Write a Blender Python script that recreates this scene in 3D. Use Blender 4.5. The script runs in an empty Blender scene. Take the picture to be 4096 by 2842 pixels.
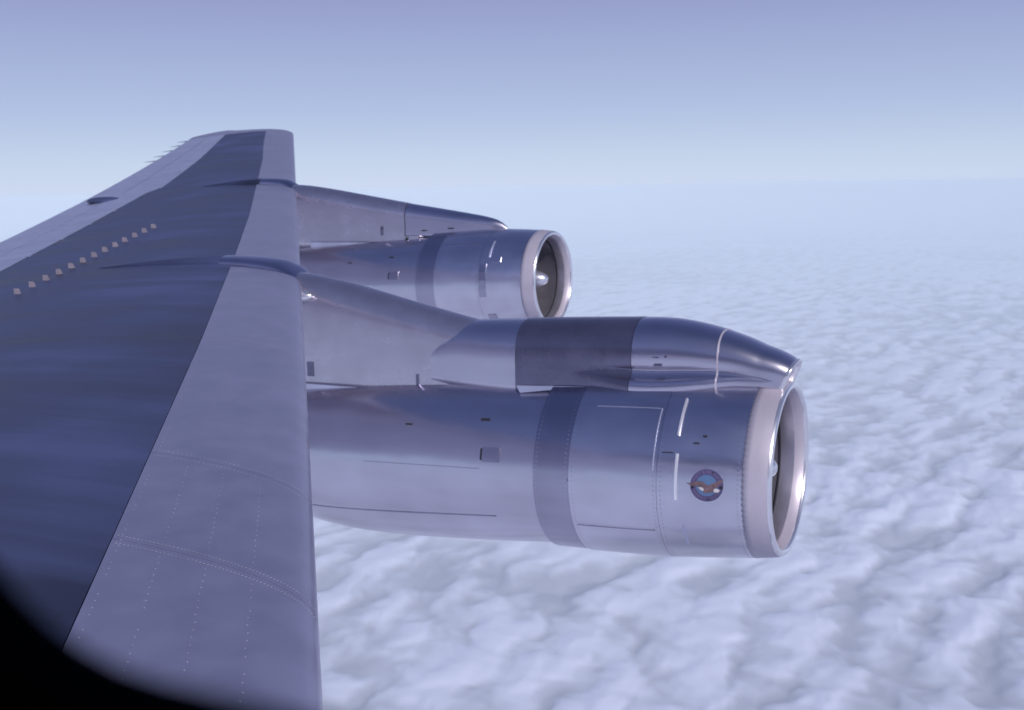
import bpy, bmesh, math, random
import numpy as np
from mathutils import Vector, Matrix

random.seed(7)
S = bpy.context.scene
COL = S.collection
rad = math.radians

# ------------------------------------------------------------------ camera
# Aircraft frame in metres: X forward, Y outboard (port side), Z up. The
# photographer's eye is the origin, at a cabin window above the wing root.
cd = bpy.data.cameras.new("camera")
cam = bpy.data.objects.new("camera", cd)
COL.objects.link(cam)
cd.sensor_width = 36.0
cd.lens = 36.0 * 4400 / 4096
cd.clip_start = 0.02
cd.clip_end = 900000
R = Matrix(((0.89601076, -0.05045407, 0.44115655),
            (0.44366172, 0.14231047, -0.88482315),
            (-0.01813826, 0.98853534, 0.14989626)))
cam.matrix_world = R.to_4x4()
cd.dof.use_dof = True
cd.dof.focus_distance = 4.2
cd.dof.aperture_fstop = 5.0
S.camera = cam

# ------------------------------------------------------------------ light
SUN_EL, SUN_DIR = 33.0, Vector((0.75, -0.66, 0.0)).normalized()
sdir = Vector((SUN_DIR.x * math.cos(rad(SUN_EL)), SUN_DIR.y * math.cos(rad(SUN_EL)), math.sin(rad(SUN_EL))))
sl = bpy.data.lights.new("sun", 'SUN')
sl.energy = 3.5
sl.angle = rad(0.5)
sl.color = (1.0, 0.95, 0.95)
so = bpy.data.objects.new("sun", sl)
so.rotation_euler = sdir.to_track_quat('Z', 'Y').to_euler()
COL.objects.link(so)

w = bpy.data.worlds.new("World")
S.world = w
w.use_nodes = True
nt = w.node_tree
for n in list(nt.nodes):
    nt.nodes.remove(n)
out = nt.nodes.new('ShaderNodeOutputWorld')
bg = nt.nodes.new('ShaderNodeBackground')
sky = nt.nodes.new('ShaderNodeTexSky')
sky.sky_type = 'NISHITA'
sky.sun_disc = False
sky.sun_elevation = rad(SUN_EL)
sky.sun_rotation = math.atan2(sdir.x, sdir.y)
sky.altitude = 6000
sky.air_density = 1.3
sky.dust_density = 0.6
sky.ozone_density = 1.5
tint = nt.nodes.new('ShaderNodeMix')
tint.data_type = 'RGBA'
tint.blend_type = 'MULTIPLY'
tint.inputs[0].default_value = 1.0
tint.inputs[7].default_value = (1.15, 0.92, 1.0, 1)
nt.links.new(sky.outputs[0], tint.inputs[6])
# clear upper air: pale at the horizon, deepening evenly towards the zenith
tcw = nt.nodes.new('ShaderNodeTexCoord')
sep = nt.nodes.new('ShaderNodeSeparateXYZ')
nt.links.new(tcw.outputs['Generated'], sep.inputs[0])
ramp = nt.nodes.new('ShaderNodeValToRGB')
nt.links.new(sep.outputs['Z'], ramp.inputs[0])
stops = [(0.0, (.57, .67, .88)), (0.025, (.54, .65, .83)), (0.07, (.43, .53, .76)), (0.16, (.31, .35, .60)), (0.40, (.13, .17, .36)), (1.0, (.05, .075, .20))]
el = ramp.color_ramp.elements
while len(el) < len(stops):
    el.new(0.5)
for e_, (p_, c_) in zip(el, stops):
    e_.position = p_
    e_.color = (*c_, 1)
scl = nt.nodes.new('ShaderNodeVectorMath'); scl.operation = 'SCALE'
scl.inputs['Scale'].default_value = 1 / 0.09
nt.links.new(ramp.outputs[0], scl.inputs[0])
mixs = nt.nodes.new('ShaderNodeMix'); mixs.data_type = 'RGBA'
mixs.inputs[0].default_value = 0.93
nt.links.new(tint.outputs[2], mixs.inputs[6])
nt.links.new(scl.outputs[0], mixs.inputs[7])
nt.links.new(mixs.outputs[2], bg.inputs[0])
bg.inputs[1].default_value = 0.09
nt.links.new(bg.outputs[0], out.inputs[0])

S.view_settings.view_transform = 'Standard'
S.view_settings.look = 'None'
S.view_settings.exposure = 0.0
S.view_settings.gamma = 1.0
S.view_settings.use_curve_mapping = False
S.render.engine = 'CYCLES'
S.cycles.volume_bounces = 3

# ------------------------------------------------------------------ helpers
def obj(name, verts, faces, mat, parent=None, smooth=True):
    me = bpy.data.meshes.new(name)
    me.from_pydata([tuple(v) for v in verts], [], faces)
    me.update()
    me.materials.append(mat)
    if smooth:
        me.polygons.foreach_set("use_smooth", [True] * len(me.polygons))
    o = bpy.data.objects.new(name, me)
    COL.objects.link(o)
    if parent is not None:
        o.parent = parent
        o.matrix_parent_inverse = parent_inv(parent)
    return o

def parent_inv(p):
    m = Matrix.Identity(4)
    q = p
    chain = []
    while q is not None:
        chain.append(q)
        q = q.parent
    for q in reversed(chain):
        m = m @ (q.matrix_parent_inverse if q.parent else Matrix.Identity(4)) @ Matrix.Translation(q.location)
    return m.inverted()

class MB:
    def __init__(s):
        s.v = []; s.f = []
    def add(s, v, f):
        b = len(s.v)
        s.v += [tuple(p) for p in v]
        s.f += [tuple(i + b for i in q) for q in f]
    def box(s, c, size, rot=None):
        m = rot or Matrix.Identity(3)
        v = [Vector(c) + m @ Vector((sx * size[0] / 2, sy * size[1] / 2, sz * size[2] / 2))
             for sx in (-1, 1) for sy in (-1, 1) for sz in (-1, 1)]
        s.add(v, [(0, 1, 3, 2), (4, 6, 7, 5), (0, 4, 5, 1), (2, 3, 7, 6), (0, 2, 6, 4), (1, 5, 7, 3)])
    def build(s, name, mat, parent=None, smooth=True):
        return obj(name, s.v, s.f, mat, parent, smooth)

def grid_faces(nu, nv, closed_v=False):
    f = []
    for i in range(nu - 1):
        for j in range(nv if closed_v else nv - 1):
            k = (j + 1) % nv
            f.append((i * nv + j, i * nv + k, (i + 1) * nv + k, (i + 1) * nv + j))
    return f

def loft(name, rings, mat, parent=None, closed=True, caps=True, smooth=True):
    nv = len(rings[0])
    v = [p for r in rings for p in r]
    f = grid_faces(len(rings), nv, closed)
    ncap = 0
    if caps and closed:
        b0 = len(v)
        v = v + list(rings[0]) + list(rings[-1])
        f.append(tuple(b0 + i for i in range(nv))[::-1])
        f.append(tuple(b0 + nv + i for i in range(nv)))
        ncap = 2
    o = obj(name, v, f, mat, parent, smooth)
    for i in range(ncap):
        o.data.polygons[len(f) - 1 - i].use_smooth = False
    return o

def interp(pts, x):
    if x <= pts[0][0]:
        return pts[0][1]
    for (a, b), (c, d) in zip(pts, pts[1:]):
        if x <= c:
            t = (x - a) / (c - a)
            return b + (d - b) * t
    return pts[-1][1]

def smooth_interp(pts, x):
    # Catmull-Rom through (x, y) pairs
    if x <= pts[0][0]: return pts[0][1]
    if x >= pts[-1][0]: return pts[-1][1]
    for i in range(len(pts) - 1):
        if x <= pts[i + 1][0]:
            break
    x0, y0 = pts[i]; x1, y1 = pts[i + 1]
    h = x1 - x0
    def sl(j):
        if j <= 0 or j >= len(pts) - 1:
            j2 = max(0, min(len(pts) - 2, j if j <= 0 else j - 1))
            return (pts[j2 + 1][1] - pts[j2][1]) / (pts[j2 + 1][0] - pts[j2][0])
        return (pts[j + 1][1] - pts[j - 1][1]) / (pts[j + 1][0] - pts[j - 1][0])
    m0, m1 = sl(i) * h, sl(i + 1) * h
    t = (x - x0) / h
    return ((2*t**3 - 3*t*t + 1) * y0 + (t**3 - 2*t*t + t) * m0 + (-2*t**3 + 3*t*t) * y1 + (t**3 - t*t) * m1)

# ------------------------------------------------------------------ materials
def material(name, color, metallic=0.0, rough=0.5, streak=None, amount=0.12, rough_var=0.1, bump=0.0, spec=0.5, scale2=6.0, wavy=0.0):
    m = bpy.data.materials.new(name)
    m.use_nodes = True
    t = m.node_tree
    b = t.nodes['Principled BSDF']
    b.inputs['Metallic'].default_value = metallic
    b.inputs['Specular IOR Level'].default_value = spec
    tc = t.nodes.new('ShaderNodeTexCoord')
    mp = t.nodes.new('ShaderNodeMapping')
    mp.inputs['Scale'].default_value = streak or (1, 1, 1)
    t.links.new(tc.outputs['Object'], mp.inputs[0])
    n1 = t.nodes.new('ShaderNodeTexNoise')
    n1.inputs['Scale'].default_value = 1.0
    n1.inputs['Detail'].default_value = 3.0
    n1.inputs['Roughness'].default_value = 0.6
    t.links.new(mp.outputs[0], n1.inputs['Vector'])
    n2 = t.nodes.new('ShaderNodeTexNoise')
    n2.inputs['Scale'].default_value = scale2
    n2.inputs['Detail'].default_value = 2.0
    t.links.new(tc.outputs['Object'], n2.inputs['Vector'])
    mx = t.nodes.new('ShaderNodeMath'); mx.operation = 'MULTIPLY_ADD'
    mx.inputs[1].default_value = 0.5
    h = t.nodes.new('ShaderNodeMath'); h.operation = 'MULTIPLY'; h.inputs[1].default_value = 0.5
    t.links.new(n2.outputs[0], h.inputs[0])
    t.links.new(n1.outputs[0], mx.inputs[0])
    t.links.new(h.outputs[0], mx.inputs[2])
    mr = t.nodes.new('ShaderNodeMapRange')
    mr.inputs['From Min'].default_value = 0.37
    mr.inputs['From Max'].default_value = 0.63
    mr.inputs['To Min'].default_value = 1 - amount
    mr.inputs['To Max'].default_value = 1 + amount
    t.links.new(mx.outputs[0], mr.inputs[0])
    vm = t.nodes.new('ShaderNodeVectorMath'); vm.operation = 'SCALE'
    vm.inputs[0].default_value = color
    t.links.new(mr.outputs[0], vm.inputs['Scale'])
    t.links.new(vm.outputs[0], b.inputs['Base Color'])
    rr = t.nodes.new('ShaderNodeMapRange')
    rr.inputs['From Min'].default_value = 0.3
    rr.inputs['From Max'].default_value = 0.7
    rr.inputs['To Min'].default_value = max(0.02, rough - rough_var)
    rr.inputs['To Max'].default_value = rough + rough_var
    t.links.new(mx.outputs[0], rr.inputs[0])
    t.links.new(rr.outputs[0], b.inputs['Roughness'])
    if wavy:
        nw = t.nodes.new('ShaderNodeTexNoise')
        nw.inputs['Scale'].default_value = 2.2
        nw.inputs['Detail'].default_value = 1.0
        t.links.new(tc.outputs['Object'], nw.inputs['Vector'])
        bw = t.nodes.new('ShaderNodeBump')
        bw.inputs['Strength'].default_value = 1.0
        bw.inputs['Distance'].default_value = wavy
        t.links.new(nw.outputs[0], bw.inputs['Height'])
        t.links.new(bw.outputs[0], b.inputs['Normal'])
    if bump:
        bp = t.nodes.new('ShaderNodeBump')
        bp.inputs['Strength'].default_value = bump
        bp.inputs['Distance'].default_value = 0.01
        t.links.new(n1.outputs[0], bp.inputs['Height'])
        t.links.new(bp.outputs[0], b.inputs['Normal'])
    return m

M = {}
M['metal'] = material('brushed_aluminium', (0.73, 0.71, 0.78), 1.0, 0.25, (1.2, 5, 5), 0.07, 0.03, 0.0, 0.5, 3.0, .012)
M['metal2'] = material('weathered_aluminium', (0.66, 0.64, 0.71), 1.0, 0.24, (0.8, 4, 4), 0.07, 0.0, 0.0, 0.5, 2.0, .012)
M['satin'] = material('satin_aluminium', (0.64, 0.61, 0.69), 1.0, 0.25, (1, 3, 3), 0.06, 0.0, 0.0, 0.5, 2.0, .006)
M['steel'] = material('heat_tinted_steel', (0.46, 0.44, 0.53), 1.0, 0.24, (2, 2, 2), 0.06, 0.0, 0.0, 0.5, 2.0)
M['lip'] = material('satin_lip_metal', (0.50, 0.46, 0.53), 0.4, 0.42, (2, 2, 2), 0.04, 0.04)
M['rim'] = material('polished_lip_rim', (0.88, 0.86, 0.88), 0.9, 0.22, (2, 2, 2), 0.03, 0.03)
M['duct'] = material('inlet_duct_metal', (0.42, 0.40, 0.48), 0.8, 0.34, (1, 1, 1), 0.08, 0.05)
M['spinner'] = material('polished_spinner', (0.8, 0.8, 0.84), 0.9, 0.25, (3, 3, 3), 0.04, 0.04)
M['dark'] = material('dark_gap', (0.012, 0.013, 0.02), 0.0, 0.8, (1, 1, 1), 0.1, 0.05)
M['coating'] = material('grey_wing_coating', (0.040, 0.050, 0.118), 0.0, 0.46, (0.16, 2.8, 2.8), 0.62, 0.16, 0.0, 0.5, .7)
M['slat'] = material('bare_leading_edge', (0.47, 0.46, 0.58), 0.8, 0.38, (0.5, 1.5, 1.5), 0.09, 0.05, 0.0)
M['flap'] = material('bare_trailing_edge', (0.45, 0.48, 0.64), 0.6, 0.42, (0.3, 4, 4), 0.12, 0.05, 0.0)
M['pylon'] = material('pylon_skin_metal', (0.60, 0.57, 0.64), 0.94, 0.27, (1, 2, 4), 0.06, 0.01, 0.0)
M['darkpaint'] = material('dark_fibreglass_paint', (0.19, 0.185, 0.27), 0.85, 0.28, (0.7, 3, 6), 0.10, 0.03)
M['worn'] = material('paint_worn_fasteners', (0.46, 0.45, 0.56), 0.55, 0.42, (9, 9, 9), 0.2, 0.05)
M['light'] = material('glint_toned_bead_metal', (0.9, 0.9, 0.93), 0.7, 0.3, (5, 5, 5), 0.05, 0.05)  # near-white base colour puts the beads' edge glint into the metal
M['generator'] = material('pale_vane_paint', (0.20, 0.18, 0.23), 0.0, 0.5, (9, 9, 9), 0.12, 0.05)
M['gasket'] = material('black_window_trim', (0.006, 0.006, 0.008), 0.0, 0.85, (9, 9, 9), 0.1, 0.05, 0, 0.1)
M['ring'] = material('emblem_dark_blue', (0.075, 0.065, 0.16), 0.0, 0.4, (30, 30, 30), 0.15, 0.03)
M['ring_text'] = material('emblem_lettering', (0.17, 0.13, 0.24), 0.0, 0.4, (30, 30, 30), 0.1, 0.03)
M['disc'] = material('emblem_sky_blue', (0.09, 0.16, 0.30), 0.0, 0.4, (30, 30, 30), 0.05, 0.03)
M['eagle'] = material('emblem_eagle_brown', (0.15, 0.095, 0.11), 0.0, 0.4, (40, 40, 40), 0.3, 0.03)
M['white'] = material('emblem_white', (0.55, 0.53, 0.55), 0.0, 0.4, (40, 40, 40), 0.05, 0.03)

# ------------------------------------------------------------------ cloud deck
def vnoise(x, y, seed):
    xi = np.floor(x).astype(np.int64); yi = np.floor(y).astype(np.int64)
    fx = x - xi; fy = y - yi
    u = fx * fx * fx * (fx * (fx * 6 - 15) + 10); v = fy * fy * fy * (fy * (fy * 6 - 15) + 10)
    def h(a, b):
        n = (a * 374761393 + b * 668265263 + seed * 1442695041) & 0x7fffffff
        n = ((n ^ (n >> 13)) * 1274126177) & 0x7fffffff
        n = n ^ (n >> 16)
        an = (n & 0xffff) / 65536.0 * 2 * np.pi
        return np.cos(an), np.sin(an)
    def g(a, b, dx, dy):
        c, s = h(a, b)
        return c * dx + s * dy
    n00 = g(xi, yi, fx, fy); n10 = g(xi + 1, yi, fx - 1, fy)
    n01 = g(xi, yi + 1, fx, fy - 1); n11 = g(xi + 1, yi + 1, fx - 1, fy - 1)
    return ((n00 * (1 - u) + n10 * u) * (1 - v) + (n01 * (1 - u) + n11 * u) * v) * 1.5

def worley(x, y, seed):
    xi = np.floor(x).astype(np.int64); yi = np.floor(y).astype(np.int64)
    best = np.zeros(x.shape)
    for a in (-1, 0, 1):
        for b in (-1, 0, 1):
            cx = xi + a; cy = yi + b
            n = (cx * 374761393 + cy * 668265263 + seed * 974634777) & 0x7fffffff
            n = ((n ^ (n >> 13)) * 1274126177) & 0x7fffffff
            n = n ^ (n >> 15)
            px = cx + (n & 0x3ff) / 1024.0; py = cy + ((n >> 10) & 0x3ff) / 1024.0
            d = (px - x) ** 2 + (py - y) ** 2
            best += np.exp(-6.0 * d)
    return np.clip(-np.log(best + 1e-9) / 6.0, -.2, 1.5)     # rounded distance, no creases

DECK = -1500.0
def cloud_height(X, Y):
    # rolls stretched along one wind direction, warped so no two cells are alike
    a = rad(84)
    u = X * math.cos(a) + Y * math.sin(a)
    v = -X * math.sin(a) + Y * math.cos(a)
    wx = vnoise(X / 1500, Y / 1500, 3) * 200 + vnoise(X / 160, Y / 160, 5) * 38 + vnoise(X / 60, Y / 60, 7) * 12
    wy = vnoise(X / 1500, Y / 1500, 4) * 200 + vnoise(X / 160, Y / 160, 6) * 38 + vnoise(X / 60, Y / 60, 8) * 12
    u2 = u + wx; v2 = v + wy
    c1 = .25 - worley(u2 / 340, v2 / 165, 11)
    c2 = .25 - worley(u2 / 150, v2 / 88, 12)
    r = vnoise(u2 / 620, v2 / 170, 21)
    fine = vnoise(u2 / 90, v2 / 60, 22) + vnoise(u2 / 45, v2 / 32, 23) * .5
    big = vnoise(X / 5200, Y / 5200, 31) * .8 + vnoise(X / 2100, Y / 2100, 32) * .5
    amp = 1.0 + 0.5 * vnoise(X / 3500, Y / 3500, 40)
    h = 52 * c1 + 22 * c2 + 22 * r + 6 * fine
    # how thick the cloud is here: cell cores are solid, the gaps between them thin
    d = .45 + 1.0 * c1 + .75 * c2 + .65 * r + .24 * fine + .42 * big
    return DECK + .62 * h * amp + 50 * big, np.clip(d, 0, 1)

azs = np.concatenate([np.arange(-78, 22, 0.105), np.linspace(22, 282, 150)[:-1]])
rs = [0.0, 300.0, 600.0, 900.0, 1200.0, 1500.0]
r = 1500.0
while r < 70000:
    r *= 1.0062
    rs.append(r)
while r < 420000:
    r *= 1.05
    rs.append(r)
rs = np.array(rs[1:])
A, RR = np.meshgrid(np.radians(azs), rs)
X = np.sin(A) * RR; Y = np.cos(A) * RR
Z, DENS = cloud_height(X, Y)
fade = np.clip((RR - 60000) / 60000, 0, 1)
Z = Z * (1 - fade) + DECK * fade
DENS = DENS * (1 - fade) + .6 * fade
nv = len(azs); nr = len(rs)
co = np.stack([X, Y, Z], -1).reshape(-1, 3)
co = np.vstack([co, [[0, 0, DECK]]])
i = np.arange(nr - 1)[:, None] * nv; j = np.arange(nv)[None, :]; k = (j + 1) % nv
quads = np.stack([i + j, i + k, i + nv + k, i + nv + j], -1).reshape(-1, 4)[:, ::-1]
tris = np.stack([np.full(nv, nr * nv), np.arange(nv), (np.arange(nv) + 1) % nv], -1)[:, ::-1]
me = bpy.data.meshes.new('cloud_deck')
nq = len(quads); ntr = len(tris)
me.vertices.add(len(co)); me.vertices.foreach_set('co', co.astype(np.float32).ravel())
me.loops.add(nq * 4 + ntr * 3)
me.loops.foreach_set('vertex_index', np.concatenate([quads.ravel(), tris.ravel()]).astype(np.int32))
me.polygons.add(nq + ntr)
ls = np.concatenate([np.arange(nq) * 4, nq * 4 + np.arange(ntr) * 3]).astype(np.int32)
me.polygons.foreach_set('loop_start', ls)
me.polygons.foreach_set('use_smooth', np.ones(nq + ntr, dtype=bool))
me.update(calc_edges=True)
me.validate()
cm = bpy.data.materials.new('cloud_white')
cm.use_nodes = True
b = cm.node_tree.nodes['Principled BSDF']
b.inputs['Base Color'].default_value = (0.68, 0.70, 0.84, 1)
b.inputs['Roughness'].default_value = 1.0
b.inputs['Specular IOR Level'].default_value = 0.0
at = me.attributes.new('thickness', 'FLOAT', 'POINT')
at.data.foreach_set('value', np.append(DENS.ravel(), .6).astype(np.float32))
ct = cm.node_tree
an = ct.nodes.new('ShaderNodeAttribute'); an.attribute_name = 'thickness'
mrc = ct.nodes.new('ShaderNodeMapRange'); mrc.interpolation_type = 'SMOOTHSTEP'
mrc.inputs['From Min'].default_value = 0.05
mrc.inputs['From Max'].default_value = 0.95
mrc.inputs['To Min'].default_value = 0.56
mrc.inputs['To Max'].default_value = 1.0
ct.links.new(an.outputs['Fac'], mrc.inputs[0])
ct.links.new(mrc.outputs[0], b.inputs['Alpha'])
me.materials.append(cm)
deck = bpy.data.objects.new('cloud_deck', me)
deck['kind'] = 'structure'
COL.objects.link(deck)

sea = MB()
sea.add([(-440000, -440000, -2600), (440000, -440000, -2600), (440000, 440000, -2600), (-440000, 440000, -2600)], [(0, 1, 2, 3)])
sea_m = material('sea_surface', (0.035, 0.035, 0.11), 0.0, 0.5, (.001, .001, .001), .1, .05, 0, .3, .001)
sea_o = sea.build('sea', sea_m, smooth=False)
sea_o['kind'] = 'structure'

# ------------------------------------------------------------------ haze
hz = MB()
hz.box((0, 0, (6 - 2700) / 2), (900000, 900000, 2706))
hm = bpy.data.materials.new('haze_air')
hm.use_nodes = True
t = hm.node_tree
for n in list(t.nodes):
    t.nodes.remove(n)
o_ = t.nodes.new('ShaderNodeOutputMaterial')
pv = t.nodes.new('ShaderNodeVolumePrincipled')
pv.inputs['Color'].default_value = (0.82, 0.95, 1.0, 1)
pv.inputs['Density'].default_value = 1 / 14000
pv.inputs['Anisotropy'].default_value = -0.2
t.links.new(pv.outputs[0], o_.inputs['Volume'])
haze = hz.build('haze', hm, smooth=False)
haze['kind'] = 'stuff'

# ------------------------------------------------------------------ airliner
plane = bpy.data.objects.new('airliner', None)
plane.location = (-7, 8, -1)
plane['label'] = 'jet airliner with swept bare metal wing and two podded engines above the clouds'
plane['category'] = 'airliner'
COL.objects.link(plane)

# ---- wing surface (c = 0 at the leading edge, 1 at the trailing edge)
def zle(Y): return -1.79 + .123 * Y + .0033 * max(Y - 8, 0) ** 2
def dzte(Y): return -.25 * (20.8 - Y) / 8.8
Y0T, YT = 20.75, 21.75
def tipk(Y):
    return math.sqrt(max(0.0, 1 - min(1, max(0, Y - Y0T) / (YT - Y0T)) ** 2))
def xle(Y): return -.763 * Y - 1.5 * (1 - tipk(Y))
def xte(Y): return -8.062 - .5235 * min(Y, 21.0) + .55 * (1 - tipk(Y))
def th(c, t):
    c = max(c, 0)
    return 5 * t * (.2969 * math.sqrt(c) - .126 * c - .3516 * c * c + .2843 * c ** 3 - .1015 * c ** 4)
def wp(Y, c, up=1, off=0.0):
    ch = xle(Y) - xte(Y)
    k = max(.12, tipk(Y))
    t = (.075 if up > 0 else -.055) * k
    z = zle(Y) + c * dzte(Y) + th(c, t) * ch * (1 if up > 0 else 1)
    return Vector((xle(Y) - c * ch, Y, z + off))
def wpx(X, Y, off=0.0):
    return wp(Y, (xle(Y) - X) / (xle(Y) - xte(Y)), 1, off)

def frange(a, b, n): return [a + (b - a) * i / n for i in range(n + 1)]

def patch(name, ya, yb, ca, cb, mat, parent, off=.006, ny=None, nc=24, depth=.03, gap=.0012):
    """skin panel lying on the upper surface; ca, cb are functions of Y; edges turned down"""
    ny = ny or max(2, int((yb - ya) / .10))
    rows = []
    for Y in frange(ya + gap, yb - gap, ny):
        a, b = ca(Y), cb(Y)
        row = []
        for i in range(-4 if a < .001 else 0, nc + 1):
            if i < 0:
                cu = (.0, .0008, .003, .007, .014)[-i]
                row.append(wp(Y, cu, -1, -.006) + Vector((.010, 0, 0)))
                continue
            t = i / nc
            c = a + (b - a) * (t * t if a < 0.001 else t)
            row.append(wp(Y, c, 1, off * (min(1, i / 3) if a < .001 else 1)) + (Vector((.010 * max(0, 1 - i / 4), 0, 0)) if a < .001 else Vector((0, 0, 0))))
        rows.append(row)
    nu, nvv = len(rows), len(rows[0])
    v = [p for r_ in rows for p in r_]
    f = [q[::-1] for q in grid_faces(nu, nvv)]
    edge = [j for j in range(nvv)] + [i * nvv + nvv - 1 for i in range(1, nu)] + \
           [(nu - 1) * nvv + j for j in range(nvv - 2, -1, -1)] + [i * nvv for i in range(nu - 2, 0, -1)]
    b0 = len(v)
    for e in edge:
        v.append(v[e] - Vector((0, 0, depth)))
    n = len(edge)
    # skirt has its own copies of the rim so the shading stays crisp
    b1 = len(v)
    for e in edge:
        v.append(v[e].copy())
    for i in range(n):
        k_ = (i + 1) % n
        f.append((b1 + i, b1 + k_, b0 + k_, b0 + i))
    return obj(name, v, f, mat, parent)

# inner box of the wing (closed skin just under the panels, and the underside)
rings = []
for Y in frange(-.5, 20.6, 42) + frange(20.75, 21.74, 10):
    ring = []
    for i in range(25):
        c = (i / 24) ** 2
        ring.append(wp(Y, c, 1, -.012 if 0 < i < 24 else 0) if i else wp(Y, 0.0) + Vector((-.012, 0, 0)))
    for i in range(23, 0, -1):
        c = (i / 24) ** 2
        ring.append(wp(Y, c, -1))
    rings.append(ring)
wing = loft('wing', rings, M['slat'], plane)
wing.data.materials.clear(); wing.data.materials.append(M['dark'])
wing['label'] = 'swept port wing with dark coated centre and bare metal edges'

FSP = [(0, .128), (5.5, .123), (8, .127), (11, .136), (14, .158), (16.6, .179), (19.1, .225), (21.7, .26)]
def fs(Y): return interp(FSP, Y)
TEP = [(0, .70), (9.4, .696), (12.3, .672), (13.9, .645), (14.3, .60), (17.4, .602), (19.9, .626), (21.7, .64)]
def ts(Y): return interp(TEP, Y)

# underside / nose skin
rows = []
for Y in frange(-.5, 20.6, 42) + frange(20.75, 21.72, 8):
    rows.append([wp(Y, (i / 20) ** 2, -1, -.004) + Vector((.006 * (1 - i / 20), 0, 0)) for i in range(21)])
obj('lower_skin', [p for r_ in rows for p in r_], grid_faces(len(rows), 21), M['slat'], wing)

# leading edge panels (slat sections and fixed root sections)
LE = [(-.4, 1.6), (1.6, 2.86), (2.86, 3.66), (3.66, 5.55), (5.55, 7.88), (8.3, 10.5), (10.5, 13.62), (13.95, 17.2), (17.2, 20.7)]
for a, b_ in LE:
    p = patch('leading_edge_panel', a, b_, lambda Y: 0.0, lambda Y: fs(Y) - .0012, M['slat'], wing, off=.010, ny=max(4, int((b_ - a) / .2)), nc=26)
for a, b_ in ((7.885, 8.295), (13.625, 13.945)):
    patch('pylon_nose_panel', a, b_, lambda Y: 0.0, lambda Y: fs(Y) - .0012, M['metal2'], wing, off=.008, ny=4, nc=20)
# coated centre panels
CO = [(-.4, 2.0), (2.0, 5.0), (5.0, 8.07), (8.07, 11.0), (11.0, 14.1), (14.1, 17.3), (17.3, 20.7)]
for a, b_ in CO:
    patch('centre_skin_panel', a, b_, fs, lambda Y: ts(Y) - .002, M['coating'], wing, off=.004, nc=30, gap=.0005)
# trailing edge: spoiler band and flap/aileron band
for a, b_ in ((-.4, 4.0), (4.0, 9.4), (9.4, 10.4), (10.4, 11.4), (11.4, 12.4), (12.4, 14.25)):
    patch('spoiler', a, b_, lambda Y: ts(Y) + .001, lambda Y: .829, M['flap'], wing, off=.010, nc=8, gap=.008)
for a, b_ in ((14.25, 17.4), (17.4, 20.7)):
    patch('trailing_edge_panel', a, b_, lambda Y: ts(Y) + .001, lambda Y: .80, M['flap'], wing, off=.008, nc=8)
for a, b_, n_ in ((-.4, 5.0, 'flap'), (5.0, 9.6, 'flap'), (9.6, 13.6, 'flap')):
    patch(n_, a, b_, lambda Y: .834, lambda Y: .998, M['flap'], wing, off=.006, nc=8, gap=.012)
patch('aileron', 13.6, 20.7, lambda Y: .808 if Y > 14.25 else .840, lambda Y: .998, M['flap'], wing, off=.002, nc=8, gap=.012)
# rounded tip
patch('wing_tip', 20.7, YT, lambda Y: 0.0, lambda Y: 1.0, M['slat'], wing, off=.007, ny=16, nc=36, depth=.02)

# dark aileron tab fairing
def blob(name, c, size, mat, parent, rot=None, seg=16, rng=9):
    v, f = [], []
    rot = rot or Matrix.Identity(3)
    for i in range(rng):
        ph = math.pi * i / (rng - 1)
        for j in range(seg):
            a = 2 * math.pi * j / seg
            p = Vector((math.cos(ph), math.sin(ph) * math.cos(a), math.sin(ph) * math.sin(a)))
            v.append(Vector(c) + rot @ Vector((p.x * size[0], p.y * size[1], p.z * size[2])))
    return obj(name, v, grid_faces(rng, seg, True), mat, parent)
blob('tab_actuator_fairing', wp(13.75, .832, 1, .0), (.40, .20, .07), M['coating'], wing)
s_ = MB()
for a, b_ in (((14.1, .815), (20.2, .79)), ((14.3, .62), (20.0, .66)), ((9.8, .76), (13.6, .80))):
    pass
# static wicks on the trailing edge near the tip
wick0 = None
for i, Y in enumerate((18.2, 18.8, 19.4, 20.0, 20.55)):
    base = wp(Y, 1.0)
    tip = base + Vector((-.34, .03, -.02))
    mb = MB()
    n = 5
    for kx, (p, rr_) in enumerate(((base + Vector((.03, 0, 0)), .012), (tip, .004))):
        mb.v += [tuple(p + Vector((0, math.cos(q * 2 * math.pi / n) * rr_, math.sin(q * 2 * math.pi / n) * rr_))) for q in range(n)]
    mb.f = [(q, (q + 1) % n, n + (q + 1) % n, n + q) for q in range(n)] + [tuple(range(n))[::-1], tuple(range(n, 2 * n))]
    mb.build('static_wick', M['darkpaint'], wing)

# vortex generators: a row of small paired vanes on the coated skin
for i in range(13):
    Y = 7.16 + .2645 * i
    c = interp([(7.0, .522), (7.44, .506), (8.52, .469), (9.59, .429), (10.35, .393)], Y)
    p = wp(Y, c, 1, .004)
    mb = MB()
    ang = rad(24)
    rot = Matrix.Rotation(ang, 3, 'Z')
    # upright vane, leading corner cut back, on a small foot plate
    L, Hh, T = .036, .054, .005
    prof = [(-L, 0), (L, 0), (L * .35, Hh), (-L, Hh)]
    v = [p + rot @ Vector((a_, s * T / 2, b_)) for s in (-1, 1) for a_, b_ in prof]
    mb.add(v, [(0, 1, 2, 3), (7, 6, 5, 4), (0, 4, 5, 1), (1, 5, 6, 2), (2, 6, 7, 3), (3, 7, 4, 0)])
    mb.build('vortex_generator', M['generator'], wing, smooth=False)

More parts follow.
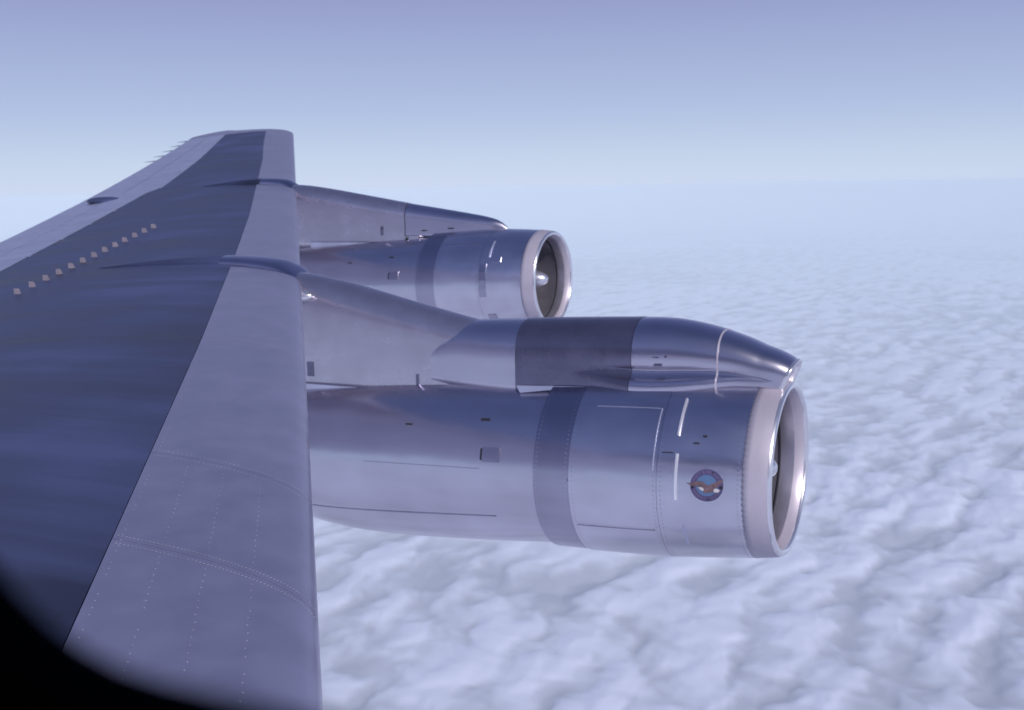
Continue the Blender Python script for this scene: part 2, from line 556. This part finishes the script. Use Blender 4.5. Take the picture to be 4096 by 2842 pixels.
# fastener rows in the leading edge and at the spar joint
fb = MB()
def dome(p, rr_, h=.0016):
    n = 6
    v = [p + Vector((math.cos(q * 2 * math.pi / n) * rr_, math.sin(q * 2 * math.pi / n) * rr_, -.001)) for q in range(n)]
    v.append(p + Vector((0, 0, h)))
    fb.add(v, [(q, (q + 1) % n, n) for q in range(n)])
def arc_c(ch, n, c1_):
    return [c1_ * (i / n) ** 1.3 for i in range(n + 1)]
for Ys in (2.86, 3.66, 1.6, 5.55):
    n = 56 if Ys < 3 else 40
    for i in range(n):
        c = .122 * ((i + .5) / n) ** 1.25
        for k_, dY in enumerate((-.028, .028)):
            cc = c + (.0006 if k_ else 0)
            dome(wp(Ys + dY, cc, 1, .011), random.uniform(.004, .0062) if Ys < 3 else random.uniform(.003, .0048))
for cc, y0, y1 in ((.091, 1.7, 2.8), (.063, 1.7, 2.8), (.0355, 1.7, 2.8), (.091, 2.94, 3.6), (.063, 2.94, 3.6), (.0355, 2.94, 3.6)):
    n = int((y1 - y0) / .038)
    for i in range(n + 1):
        if random.random() < .15: continue
        dome(wp(y0 + (y1 - y0) * i / n, cc + random.uniform(-.0004, .0004), 1, .011), random.uniform(.003, .0048) if y0 < 2 else .0032)
for i in range(150):
    Y = 1.7 + i * .04
    if random.random() < .2: continue
    dome(wp(Y, fs(Y) - .007, 1, .011), .0042)
o = fb.build('rivets', M['worn'], wing, smooth=False)
o['kind'] = 'stuff'

# raised ridges where the pylons wrap over the wing
def ridge(Yc, cend, hw, hmax, mat):
    rings = []
    N = 30
    for i in range(N + 1):
        t = i / N
        c = cend * t ** 1.5
        k_ = (1 - t ** 2.2)
        H = hmax * min(1, .45 + 3.0 * t) * k_ + .002
        Wd = hw * (1 - .75 * t)
        base = wp(Yc, c, 1, 0)
        nose = max(0, 1 - t * 9)
        ring = []
        for j in range(13):
            a = math.pi * j / 12
            dy = -math.cos(a) * Wd
            e = math.sin(a) ** .6
            q = wp(Yc + dy, c, 1, 0)
            ring.append(Vector((base.x + .05 * nose * e + (q.x - base.x) * .35, Yc + dy, q.z + H * e + .008)))
        # below the skin
        for j in range(11, 0, -1):
            a = math.pi * j / 12
            dy = -math.cos(a) * Wd
            ring.append(Vector((base.x, Yc + dy, wp(Yc + dy, c, 1, -.05).z)))
        rings.append(ring)
    return rings
for args in ((8.09, .40, .19, .070, None), (13.79, .38, .15, .085, None)):
    rr_ = ridge(*args)
    cut = next(k_ for k_ in range(len(rr_)) if args[1] * (k_ / 30) ** 1.5 > .13)
    loft('pylon_wing_fairing', rr_[:cut + 1], M['steel'], wing)
    loft('pylon_wing_fairing_tail', rr_[cut:], M['coating'], wing)  # dark coat puts the shading of the ridge's near side into its colour

# ---- pylons
def pylon_ring(Yc, X, zt, zb, w_, rnd, n=10, sq=2.0):
    ring = []
    for j in range(2 * n + 1):
        a = math.pi * j / (2 * n)
        y = -math.cos(a) * w_
        s = math.sin(a)
        z = zt - rnd + rnd * (s ** (1 / sq) if s > 0 else 0) ** 1.0
        # superellipse shoulder
        ca = abs(math.cos(a)) ** (2 / sq); sa = s ** (2 / sq)
        ring.append(Vector((X, Yc + (-ca if a < math.pi / 2 else ca) * w_, zt - rnd + rnd * sa)))
    m = 8
    for j in range(1, m + 1):
        ring.append(Vector((X, Yc + w_, zt - rnd + (zb - zt + rnd) * j / m)))
    for j in range(m, 0, -1):
        ring.append(Vector((X, Yc - w_, zt - rnd + (zb - zt + rnd) * j / m)))
    return ring

P2T = [(-7.2, -.80), (-6.6, -.70), (-6.15, -.715), (-5.6, -.80), (-4.96, -.945), (-4.71, -1.0), (-4.28, -1.09), (-3.8, -1.16)]
P2W = [(-7.2, .20), (-6.3, .22), (-5.8, .20), (-4.6, .185), (-3.8, .185)]
P2R = [(-7.2, .20), (-6.2, .26), (-5.5, .26), (-4.6, .20), (-3.8, .2)]
P2Y = 8.07
rings = [pylon_ring(P2Y, x, smooth_interp(P2T, x), -1.84, interp(P2W, x), interp(P2R, x)) for x in frange(-7.2, -3.86, 26)]
pyl2 = loft('pylon', rings, M['pylon'], plane)
pyl2['label'] = 'inboard engine pylon carrying a bulged fairing'

mb = MB()
for y in (-1, 1):
    mb.box((-4.93, P2Y + y * .2, -1.735), (2.3, .05, .085))
mb.build('base_flange', M['flap'], pyl2, smooth=False)
mb = MB(); mb.box((-4.93, P2Y - .2, -1.686), (2.28, .052, .008)); mb.build('seam_strip', M['darkpaint'], pyl2, smooth=False)
mb = MB(); mb.box((-3.64, P2Y - .205, -1.695), (.26, .06, .075)); mb.build('flange_end', M['pylon'], pyl2, smooth=False)
# pale wedge-shaped gap fairing under the dark section
v = [(-3.83, 7.75, -1.56), (-3.22, 7.75, -1.528), (-3.80, 7.75, -1.615), (-3.83, 7.95, -1.56), (-3.22, 7.95, -1.528), (-3.80, 7.95, -1.615)]
obj('gap_fairing', v, [(0, 2, 1), (3, 4, 5), (0, 1, 4, 3), (1, 2, 5, 4), (2, 0, 3, 5)], M['flap'], pyl2, False)
mb = MB(); mb.box((-4.83, P2Y - .189, -1.60), (.03, .006, .11)); mb.build('drain_slot', M['darkpaint'], pyl2, smooth=False)
for x, z, w_, h_ in ((-5.93, -1.56, .07, .13),):
    mb = MB(); mb.box((x, P2Y - .205, z), (w_, .01, h_)); mb.build('hinge_cover', M['darkpaint'], pyl2, smooth=False)

# ---- bulged compressor fairing over the inboard nacelle
FT = [(-4.80, -1.33), (-4.74, -1.22), (-4.62, -1.15), (-4.45, -1.10), (-4.28, -1.075), (-3.53, -1.035), (-2.94, -1.01), (-2.74, -1.003), (-2.55, -1.012), (-2.3, -1.055), (-2.08, -1.118), (-1.94, -1.172), (-1.83, -1.225), (-1.75, -1.275), (-1.70, -1.31)]
FB = [(-4.80, -1.55), (-3.84, -1.56), (-3.23, -1.51), (-3.03, -1.525), (-2.87, -1.535), (-2.65, -1.53), (-2.45, -1.505), (-2.29, -1.48), (-2.1, -1.45), (-1.94, -1.45), (-1.70, -1.475)]
FW = [(-4.80, .180), (-4.70, .190), (-4.5, .212), (-4.2, .25), (-3.8, .29), (-2.9, .30), (-2.55, .285), (-2.3, .268), (-2.0, .235), (-1.85, .210), (-1.70, .18)]
def fairing_ring(X, inset=0.0):
    zt = smooth_interp(FT, X) - inset; zb = smooth_interp(FB, X); w_ = smooth_interp(FW, X) - inset
    f = max(0.0, 1 - abs((X + 2.72) / .60)) ** .6 if X > -3.32 else 0.0
    if -3.27 < X < -1.95:
        t = (X + 3.27) / 1.32
        f = min(1, 2.6 * t) * min(1, 2.2 * (1 - t)); f = f * f * (3 - 2 * f)
    else:
        f = 0.0
    g = min(1, max(0, (X + 3.35) / .5)) * min(1, max(0, (-1.80 - X) / .5))
    half = [(0, 1), (.2, .995), (.4, .97), (.58, .925), (.74, .855), (.87, .755), (.95, .64), (.99, .52), (1.0, .42), (1 - .03 * f, .34), (1 - .09 * f, .307), (1 - .10 * f, .30),
            (1 - .02 * f, .235), (1 + .07 * f, .175), (1 + .10 * f + .06 * g, .160), (1 + .11 * f + .08 * g, .15), (1 + .12 * f + .10 * g, .08), (1 + .12 * f + .12 * g, .0), (1 + .10 * g, -.08), (.7, -.25)]
    near = [Vector((X, P2Y - a * w_, zb + (zt - zb) * h_)) for a, h_ in half]
    far = [Vector((X, P2Y + a * w_, zb + (zt - zb) * h_)) for a, h_ in half[1:]]
    return near[::-1] + far
def fairing_part(name, xa, xb, mat, inset, parent, n):
    rg = [fairing_ring(x, inset) for x in frange(xa, xb, n)]
    if name == 'nose_tip':
        for k_, r_ in enumerate(rg):
            for p in r_:
                p.x += (p.z + 1.42) * .40 * (max(0, k_ - n + 8) / 8)
    return loft(name, rg, mat, parent)
fair = fairing_part('compressor_fairing', -3.853, -2.872, M['darkpaint'], .0, plane, 30)
fair['label'] = 'bulged fairing with a dark painted mid section on top of the inboard engine'
fairing_part('rear_cover', -4.80, -3.857, M['satin'], .004, fair, 24)
fairing_part('nose_cover', -2.868, -2.215, M['satin'], .003, fair, 26)
fairing_part('nose_tip', -2.210, -1.75, M['satin'], .004, fair, 22)
mb_r = [fairing_ring(x, .0) for x in (-2.219, -2.207)]
loft('joint_strap', mb_r, M['lip'], fair)
# intake mouth at the front, slightly raked, with a polished rim and a dark throat
rr = []
for x, ins in ((-1.753, .004), (-1.735, .003), (-1.722, .007), (-1.717, .014), (-1.722, .021), (-1.75, .026)):
    ring = fairing_ring(-1.75, ins)
    rr.append([Vector((x + (p.z + 1.42) * .40, p.y, p.z)) for p in ring])
loft('intake_rim', rr, M['rim'], fair, caps=False)
ring = fairing_ring(-1.75, .024)
loft('intake_throat', [[Vector((-1.76 + (p.z + 1.42) * .40 - k_ * .05, p.y, p.z)) for p in ring] for k_ in (0, 1)], M['dark'], fair)
for x, z, dx, dz in ((-2.66, -1.335, .06, .013), (-2.68, -1.275, .05, .01), (-2.60, -1.265, .016, .02), (-2.70, -1.22, .05, .02)):
    mb = MB(); mb.box((x, P2Y - .292 if z < -1.3 else P2Y - .288 + (z + 1.3) * .2, z), (dx, .012, dz)); mb.build('access_latch', M['darkpaint'], fair, smooth=False)
for x, z in ((-3.06, -1.49), (-2.29, -1.435)):
    mb = MB(); mb.box((x, P2Y - smooth_interp(FW, x) - .001, z), (.09, .012, .014)); mb.build('drain_vent', M['dark'], fair, smooth=False)

blob('added_glint_bump', (-5.99, 7.845, -.905), (.13, .045, .05), M['rim'], pyl2)  # added polished bump, shaped to catch a sun glint at the pylon root
# ---- outboard pylon
P1Y = 13.77
P1T = [(-11.2, .02), (-10.9, .10), (-10.42, .11), (-9.96, .06), (-9.07, -.085), (-8.47, -.185), (-7.81, -.285), (-7.40, -.35), (-7.21, -.385), (-7.05, -.43), (-6.94, -.49), (-6.90, -.53)]
P1W = [(-11.2, .17), (-10.3, .19), (-9.0, .17), (-8.4, .165), (-7.6, .15), (-7.1, .09), (-6.90, .02)]
P1R = [(-11.2, .18), (-10.3, .22), (-9.0, .2), (-8.4, .17), (-7.4, .12), (-6.90, .06)]
rings = [pylon_ring(P1Y, x, smooth_interp(P1T, x), -.84, interp(P1W, x), interp(P1R, x)) for x in frange(-11.2, -8.475, 20)]
pyl1 = loft('pylon', rings, M['pylon'], plane)
pyl1['label'] = 'slimmer outboard engine pylon with a tapering nose'
rings = [pylon_ring(P1Y, x, smooth_interp(P1T, x) - .003, -.66, interp(P1W, x) - .003, interp(P1R, x)) for x in frange(-8.463, -6.9, 22)]
loft('pylon_nose', rings, M['satin'], pyl1)
mb = MB()
mb.box((-9.25, P1Y - .17, -.79), (1.75, .05, .08)); mb.box((-9.25, P1Y + .17, -.79), (1.75, .05, .08))
mb.build('base_flange', M['flap'], pyl1, smooth=False)
mb = MB(); mb.box((-9.25, P1Y - .172, -.743), (1.74, .052, .008)); mb.build('seam_strip', M['darkpaint'], pyl1, smooth=False)
mb = MB(); mb.box((-8.32, P1Y - .16, -.72), (.16, .05, .14)); mb.build('flange_end', M['pylon'], pyl1, smooth=False)
for x, z in ((-8.15, -.575), (-7.72, -.545)):
    mb = MB(); mb.box((x, P1Y - .165, z), (.08, .01, .016)); mb.build('access_latch', M['dark'], pyl1, smooth=False)
mb = MB(); mb.box((-8.86, P1Y - .178, -.58), (.03, .01, .13)); mb.build('drain_slot', M['darkpaint'], pyl1, smooth=False)

# ---- engines
PIT = math.tan(rad(2.5))
NSEG = 96
def nac_ring(c, s, R_, n=NSEG, rb=None, jag=0):
    rb = rb if rb is not None else R_
    ring = []
    for j in range(n):
        a = 2 * math.pi * j / n
        k_ = math.sin(a)
        q = R_ if k_ > 0 else R_ + (rb - R_) * k_ * k_
        x = c[0] - s - (jag if j % 2 else 0)
        ring.append(Vector((x, c[1] - math.cos(a) * q, c[2] - s * PIT + k_ * q)))
    return ring
def on_nac(c, s, deg, R_=None, off=0.0):
    R_ = (R_ if R_ is not None else nacR(s)) + off
    a = rad(deg)
    return Vector((c[0] - s, c[1] - math.cos(a) * R_, c[2] - s * PIT + math.sin(a) * R_))
NR = [(0, .62), (.02, .648), (.06, .66), (.15, .672), (.3, .688), (.45, .700), (.8, .722), (1.1, .730), (1.5, .730), (1.85, .724)]
def nacR(s): return smooth_interp(NR, s)
CT = [(1.78, .672), (2.3, .655), (3.2, .635), (4.2, .60), (4.9, .53), (5.6, .43)]
CB = [(1.78, .69), (2.3, .725), (2.8, .745), (3.3, .755), (3.8, .742), (4.2, .69), (4.5, .61), (5.6, .44)]

def nac_loft(name, c, ss, mat, parent, off=0.0, lip_edges=.004, nseg=NSEG, jag0=0):
    rings = [nac_ring(c, s, nacR(s) + off, nseg) for s in ss]
    return loft(name, rings, mat, parent, caps=False)

def sharp_ends(o, nseg=NSEG):
    # keep the turned-in end flanges from shading the visible surface
    me = o.data
    nf = len(me.polygons)
    for i in list(range(nseg)) + list(range(nf - nseg, nf)):
        me.polygons[i].use_smooth = False

def engine(c, label, inboard):
    # inlet duct is the body; everything else hangs from it
    din = [(.10, .572), (.16, .562), (.24, .560), (.26, .566), (.45, .575), (.70, .60), (1.0, .635)]
    rings = [nac_ring(c, s, R_) for s, R_ in din]
    eng = loft('engine', [r_[::-1] for r_ in rings], M['duct'], plane, caps=False)
    eng['label'] = label
    e2 = loft('fan_bulkhead', [nac_ring(c, 1.0, .634), nac_ring(c, 1.02, .634)], M['dark'], eng)
    # lip: outer band + polished crest + inner shoulder
    band = [nac_ring(c, s, nacR(s), 2 * NSEG) for s in (.028, .06, .10, .15)] + [nac_ring(c, .195, nacR(.195) + .001, 2 * NSEG, jag=.012 if inboard else 0)]
    band.append(nac_ring(c, .20, nacR(.2) - .012, 2 * NSEG))
    lip = loft('inlet_lip', band, M['lip'], eng, caps=False)
    crest = []
    for i in range(9):
        a = math.pi * (i / 8)
        crest.append(nac_ring(c, .028 - .028 * math.sin(a) , .624 + .026 * math.cos(a)))
    crest[0] = nac_ring(c, .028, nacR(.028) - .001)
    loft('lip_rim', crest, M['rim'], eng, caps=False)
    inner = [nac_ring(c, s, R_) for s, R_ in ((.028, .598), (.05, .586), (.08, .577), (.11, .571))]
    loft('lip_inner_shoulder', [r_ for r_ in inner], M['lip'], eng, caps=False)
    rg = [nac_ring(c, s, R_) for s, R_ in ((.205, .5605), (.205, .552), (.222, .552), (.222, .5605))]
    loft('duct_seam_ring', rg, M['dark'], eng, caps=False)
    # cowls
    o1 = nac_loft('nose_cowl', c, [.200] + frange(.25, .80, 8) + [.812], M['metal'], eng, -.003)
    o2 = nac_loft('fan_cowl', c, frange(.814, 1.500, 10), M['metal'], eng, -.002)
    o3 = nac_loft('fan_exhaust_duct', c, frange(1.502, 1.80, 5), M['steel'], eng, -.008)
    rings = [nac_ring(c, 1.80, .712), nac_ring(c, 1.79, .68)]
    loft('exhaust_lip', rings, M['dark'], eng, caps=False)
    # core cowl
    rings = [nac_ring(c, s, smooth_interp(CT, s), rb=smooth_interp(CB, s)) for s in frange(1.70, 4.9, 26)]
    core = loft('core_cowl', rings, M['metal2'], eng, caps=True)
    rings = [nac_ring(c, s, smooth_interp(CT, s) - .03, rb=smooth_interp(CB, s) - .03) for s in frange(4.85, 5.7, 6)]
    loft('exhaust_nozzle', rings, M['steel'], eng)
    # keel seam and vents on the core cowl, near side
    def core_pt(s, deg, off=.003):
        a = rad(deg); k_ = math.sin(a)
        t_, b_ = smooth_interp(CT, s), smooth_interp(CB, s)
        q = (t_ if k_ > 0 else t_ + (b_ - t_) * k_ * k_) + off
        return Vector((c[0] - s, c[1] - math.cos(a) * q, c[2] - s * PIT + k_ * q))
    def strip(name, pts, dang, mat, parent, fn, off=.004):
        v = []; f = []
        for (s, dg) in pts:
            v += [fn(s, dg - dang, off), fn(s, dg + dang, off), fn(s, dg + dang, -.005), fn(s, dg - dang, -.005)]
        for i in range(len(pts) - 1):
            for q in range(4):
                k_ = (q + 1) % 4
                f.append((i * 4 + q, i * 4 + k_, i * 4 + 4 + k_, i * 4 + 4 + q))
        return obj(name, v, f, mat, parent, False)
    strip('keel_seam', [(s, -34 - 4 * (s - 2.4)) for s in frange(2.2, 4.4, 16)], .45, M['steel'], eng, core_pt)
    strip('cowl_seam', [(s, 3) for s in frange(2.3, 3.4, 6)], .25, M['steel'], eng, core_pt)
    # louvre box with its dark opening
    def pad(name, s0, s1, d0, d1, mat, parent, fn, h_):
        v = []; f = []
        n = 4
        for i in range(n + 1):
            dg = d0 + (d1 - d0) * i / n
            v += [fn(s0, dg, h_), fn(s1, dg, h_), fn(s1, dg, -.004), fn(s0, dg, -.004)]
        for i in range(n):
            for q in range(4):
                k_ = (q + 1) % 4
                f.append((i * 4 + q, i * 4 + k_, i * 4 + 4 + k_, i * 4 + 4 + q))
        f += [(3, 2, 1, 0), (n * 4, n * 4 + 1, n * 4 + 2, n * 4 + 3)]
        return obj(name, v, f, mat, parent, False)
    pad('vent_cover', 2.12, 2.27, 8, 18, M['steel'], eng, core_pt, .012)
    pad('vent_opening', 2.272, 2.29, 9, 17, M['dark'], eng, core_pt, .006)
    pad('latch', 2.26, 2.34, 37, 38.5, M['dark'], eng, core_pt, .006)
    pad('latch', 2.97, 3.03, 32, 33, M['dark'], eng, core_pt, .006)
    # fan cowl detail
    nf = lambda s, dg, off: on_nac(c, s, dg, None, off)
    def arc(name, s0, s1, d0, d1, mat, parent, h_=.006, n=14):
        v = []; f = []
        for i in range(n + 1):
            t_ = i / n
            dg = d0 + (d1 - d0) * t_
            w_ = (s1 - s0)
            v += [nf(s0, dg, h_), nf(s0 + w_, dg, h_), nf(s0 + w_, dg, -.004), nf(s0, dg, -.004)]
        for i in range(n):
            for q in range(4):
                k_ = (q + 1) % 4
                f.append((i * 4 + q, i * 4 + k_, i * 4 + 4 + k_, i * 4 + 4 + q))
        f += [(3, 2, 1, 0), (n * 4, n * 4 + 1, n * 4 + 2, n * 4 + 3)]
        return obj(name, v, f, mat, parent, False)
    if inboard:
        arc('raised_bead', .672, .685, 30.1, 55.2, M['light'], eng, .012)  # upper two beads carry their sun highlight in the pale colour
        arc('raised_bead', .662, .676, -7.4, 19.4, M['light'], eng, .012)
        arc('raised_bead', .62, .635, -41, -25, M['flap'], eng, .006)
        arc('joint_strap', .838, .845, 9, 47, M['flap'], eng, .002)
        strip('cowl_seam', [(s, 47) for s in frange(.85, 1.35, 6)], .12, M['flap'], eng, lambda s, dg, off: nf(s, dg, min(off, .003)))
        strip('door_seam', [(s, -30) for s in frange(.85, 1.47, 6)], .2, M['steel'], eng, lambda s, dg, off: nf(s, dg, min(off, .001)))
        pad('latch', .47, .50, 30.2, 31.2, M['dark'], eng, nf, .005)
        pad('latch', .52, .56, 25.8, 26.6, M['dark'], eng, nf, .005)
        pad('latch', .70, .78, 19.6, 20.2, M['dark'], eng, nf, .003)
        strip('joint_shadow_gap', [(1.506, d_) for d_ in (0, 1)], .2, M['dark'], eng, nf)
    else:
        arc('raised_bead', .67, .69, 30, 52, M['flap'], eng, .005)
        pad('intake_scoop', .50, .62, 24, 30, M['metal2'], eng, nf, .006)
        pad('access_door', .70, .80, -14, 22, M['steel'], eng, nf, .004)
        pad('access_door', .62, .74, -50, -36, M['steel'], eng, nf, .004)
        strip('cowl_seam', [(s, 47) for s in frange(.85, 1.4, 6)], .25, M['steel'], eng, lambda s, dg, off: nf(s, dg, min(off, .002)))
    # rows of flush fasteners along the cowl joints
    rv = MB()
    def rivet(s_, dg, off, r_=.006):
        p = on_nac(c, s_, dg, None, off)
        a_ = rad(dg)
        nrm = Vector((0, -math.cos(a_), math.sin(a_)))
        tx = Vector((1, 0, 0)); ty = nrm.cross(tx)
        v = [p + (tx * math.cos(q * math.pi / 3) + ty * math.sin(q * math.pi / 3)) * r_ for q in range(6)]
        rv.add(v + [p + nrm * .0015], [(q, (q + 1) % 6, 6) for q in range(6)])
    for s_, off in ((.232, -.002), (.785, -.002), (.838, -.001), (1.475, -.001), (1.53, -.007), (1.775, -.007)):
        for q in range(130):
            rivet(s_, q * 360 / 130, off)
    for dg in (47, -30, 133, 210):
        for q in range(26):
            rivet(.86 + q * .0235, dg + 1.2, -.001)
    rvo = rv.build('rivets', M['metal2'], eng, smooth=False)
    rvo['kind'] = 'stuff'
    # spinner and guide vanes
    sp = [(.105, .004), (.11, .03), (.13, .058), (.17, .085), (.24, .118), (.36, .15), (.6, .19), (.98, .21)]
    loft('spinner', [nac_ring(c, s, R_, 32) for s, R_ in sp], M['spinner'], eng, caps=True)
    vm_ = None
    for i in range(23):
        a = 2 * math.pi * i / 23
        if vm_ is None:
            v = []
            for rr_ in (.18, .64):
                for x, y in ((.07, 0), (0, .014), (-.07, .004), (0, -.006)):
                    v.append(Vector((x, y, rr_)))
            vm_ = bpy.data.meshes.new('guide_vane')
            vm_.from_pydata([tuple(p) for p in v], [], [(0, 1, 5, 4), (1, 2, 6, 5), (2, 3, 7, 6), (3, 0, 4, 7), (0, 3, 2, 1), (4, 5, 6, 7)])
            vm_.materials.append(M['steel'])
        g = bpy.data.objects.new('guide_vane', vm_)
        COL.objects.link(g)
        g.parent = eng
        g.matrix_parent_inverse = parent_inv(eng)
        g.location = (c[0] - .80, c[1], c[2] - .8 * PIT)
        g.rotation_euler = (a, 0, 0)
    # emblem on the nose cowl
    if inboard:
        ES, ED, ER = .445, 1.8, .118
        def emb(u, v_, off):
            # u right (forward), v up, in emblem radii
            s = ES - u * ER
            dg = ED + math.degrees(v_ * ER / nacR(s))
            return on_nac(c, s, dg, None, -.003 + off)
        def poly(name, pts, mat, off, cuts=2, parent=eng):
            bm = bmesh.new()
            vs = [bm.verts.new((p[0], p[1], 0)) for p in pts]
            bm.faces.new(vs)
            bmesh.ops.triangulate(bm, faces=bm.faces[:])
            bmesh.ops.subdivide_edges(bm, edges=bm.edges[:], cuts=cuts, use_grid_fill=True)
            fl = [[v_.index for v_ in f_.verts] for f_ in bm.faces] if bm.verts.index_update() is None else []
            cov = [emb(v_.co.x, v_.co.y, off) for v_ in bm.verts]
            bm.free()
            return obj(name, cov, fl, mat, parent)
        circ = lambda r0, n=40, cx_=0, cy_=0, ry=None: [(cx_ + r0 * math.cos(2 * math.pi * i / n), cy_ + (ry or r0) * math.sin(2 * math.pi * i / n)) for i in range(n)]
        v = []; f = []
        for i in range(48):
            a = 2 * math.pi * i / 48
            for r0 in (.655, .83, 1.0):
                v.append(emb(r0 * math.cos(a), r0 * math.sin(a), .003))
        for i in range(48):
            k_ = (i + 1) % 48
            for q in (0, 1):
                f.append((i * 3 + q, i * 3 + q + 1, k_ * 3 + q + 1, k_ * 3 + q))
        obj('emblem_ring', v, f, M['ring'], eng)
        poly('emblem_disc', circ(.66), M['disc'], .002, 3)
        T = lambda L: [((x - 990) / 505, -(y - 800) / 505) for x, y in L]
        poly('eagle_wings', T([(370, 735), (480, 750), (620, 692), (720, 668), (810, 668), (890, 695), (960, 750), (1050, 800), (1150, 742), (1270, 672), (1400, 618), (1490, 585), (1470, 680), (1370, 760), (1330, 830), (1215, 880), (1240, 980), (1100, 1012), (1000, 1035), (940, 1030), (895, 960), (910, 880), (800, 828), (640, 830), (490, 810)]), M['eagle'], .005, 1)
        poly('eagle_tail', T([(735, 865), (800, 845), (880, 870), (915, 920), (890, 965), (820, 940)]), M['white'], .007, 1)
        poly('eagle_head', T([(1205, 930), (1230, 885), (1300, 872), (1360, 895), (1400, 925), (1350, 985), (1280, 1000), (1215, 975)]), M['white'], .007, 1)
        for cx_, cy_, rr_ in ((560, 870, .09), (1430, 840, .10), (1060, 1225, .055), (1168, 395, .05)):
            q = T([(cx_, cy_)])[0]
            poly('emblem_dot', circ(rr_, 12, q[0], q[1]), M['dark'], .006, 1)
        # lettering set round the ring
        def letters(text, a0, a1, flip):
            n = len(text)
            mbt = MB()
            for i, chh in enumerate(text):
                if chh == ' ': continue
                cu = bpy.data.curves.new('t', 'FONT'); cu.body = chh; cu.size = .26; cu.align_x = 'CENTER'
                to = bpy.data.objects.new('t', cu); COL.objects.link(to)
                dg_ = bpy.context.evaluated_depsgraph_get()
                me_ = bpy.data.meshes.new_from_object(to.evaluated_get(dg_))
                a = rad(a0 + (a1 - a0) * i / (n - 1))
                vs = []
                for v_ in me_.vertices:
                    x, y = v_.co.x, v_.co.y - .09
                    rr_ = .825
                    if flip:
                        px = (rr_ - y) * math.cos(a) - x * math.sin(a); py = (rr_ - y) * math.sin(a) + x * math.cos(a)
                    else:
                        px = (rr_ + y) * math.cos(a) + x * math.sin(a); py = (rr_ + y) * math.sin(a) - x * math.cos(a)
                    vs.append(emb(px, py, .0055))
                mbt.add(vs, [tuple(p.vertices) for p in me_.polygons])
                bpy.data.objects.remove(to); bpy.data.curves.remove(cu); bpy.data.meshes.remove(me_)
            mbt.build('emblem_lettering', M['ring_text'], eng, smooth=False)
        letters('PRATT & WHITNEY', 160, 28, False)
        letters('DEPENDABLE', 200, 262, True)
        letters('ENGINES', 282, 338, True)
    return eng

engine((-1.71, 8.07, -2.11), 'inboard jet engine with a round emblem on its cowl', True)
engine((-6.19, 13.77, -1.24), 'outboard jet engine, smaller in view, with pointed nose bullet showing', False)

# ---- fuselage: skin all round, open along the port window belt
FY, FZ, FR = -1.715, -.25, 1.88
def fus_r(X):
    if X > 12: return max(.25, math.sqrt(max(0, 1 - ((X - 12) / 8) ** 2)))
    if X < -24: return max(.2, 1 - (-24 - X) / 14)
    return 1
a0 = math.asin((.235 - FZ) / FR); a1 = math.asin((-.115 - FZ) / FR) + 2 * math.pi
rings = []
for X_ in frange(-36, -24, 6) + frange(-22, 12, 17) + frange(13, 20, 7):
    k_ = fus_r(X_)
    rings.append([Vector((X_, FY + math.cos(a) * FR * k_, FZ + math.sin(a) * FR * k_)) for a in frange(a0, a1, 60)])
fus = loft('fuselage', rings, M['flap'], plane, closed=False, caps=False)
fus['label'] = 'round metal fuselage that carries the wing'

# ---- cabin window surround, right beside the camera
WY = .15
x0, x1, z0_, z1_, rc = -.217, .045, -.0935, .225, .064
def rr_path(g, n=10):
    pts = []
    for cx_, cz_, a0 in ((x1 - rc, z1_ - rc, 0), (x0 + rc, z1_ - rc, 90), (x0 + rc, z0_ + rc, 180), (x1 - rc, z0_ + rc, 270)):
        for i in range(n + 1):
            a = rad(a0 + 90 * i / n)
            pts.append((cx_ + math.cos(a) * (rc + g), cz_ + math.sin(a) * (rc + g)))
    return pts
rings = []
for g, y in ((.0, WY), (.004, WY - .010), (.018, WY - .016), (.060, WY - .020), (.064, WY - .01), (.062, WY), (.004, WY + .001)):
    rings.append([Vector((x, y, z)) for x, z in rr_path(g)])
rings.append(rings[0])
wf = loft('window_surround', [r_ for r_ in rings], M['gasket'], plane, caps=False)
wf['label'] = 'black rounded surround of the cabin window in the lower left corner'
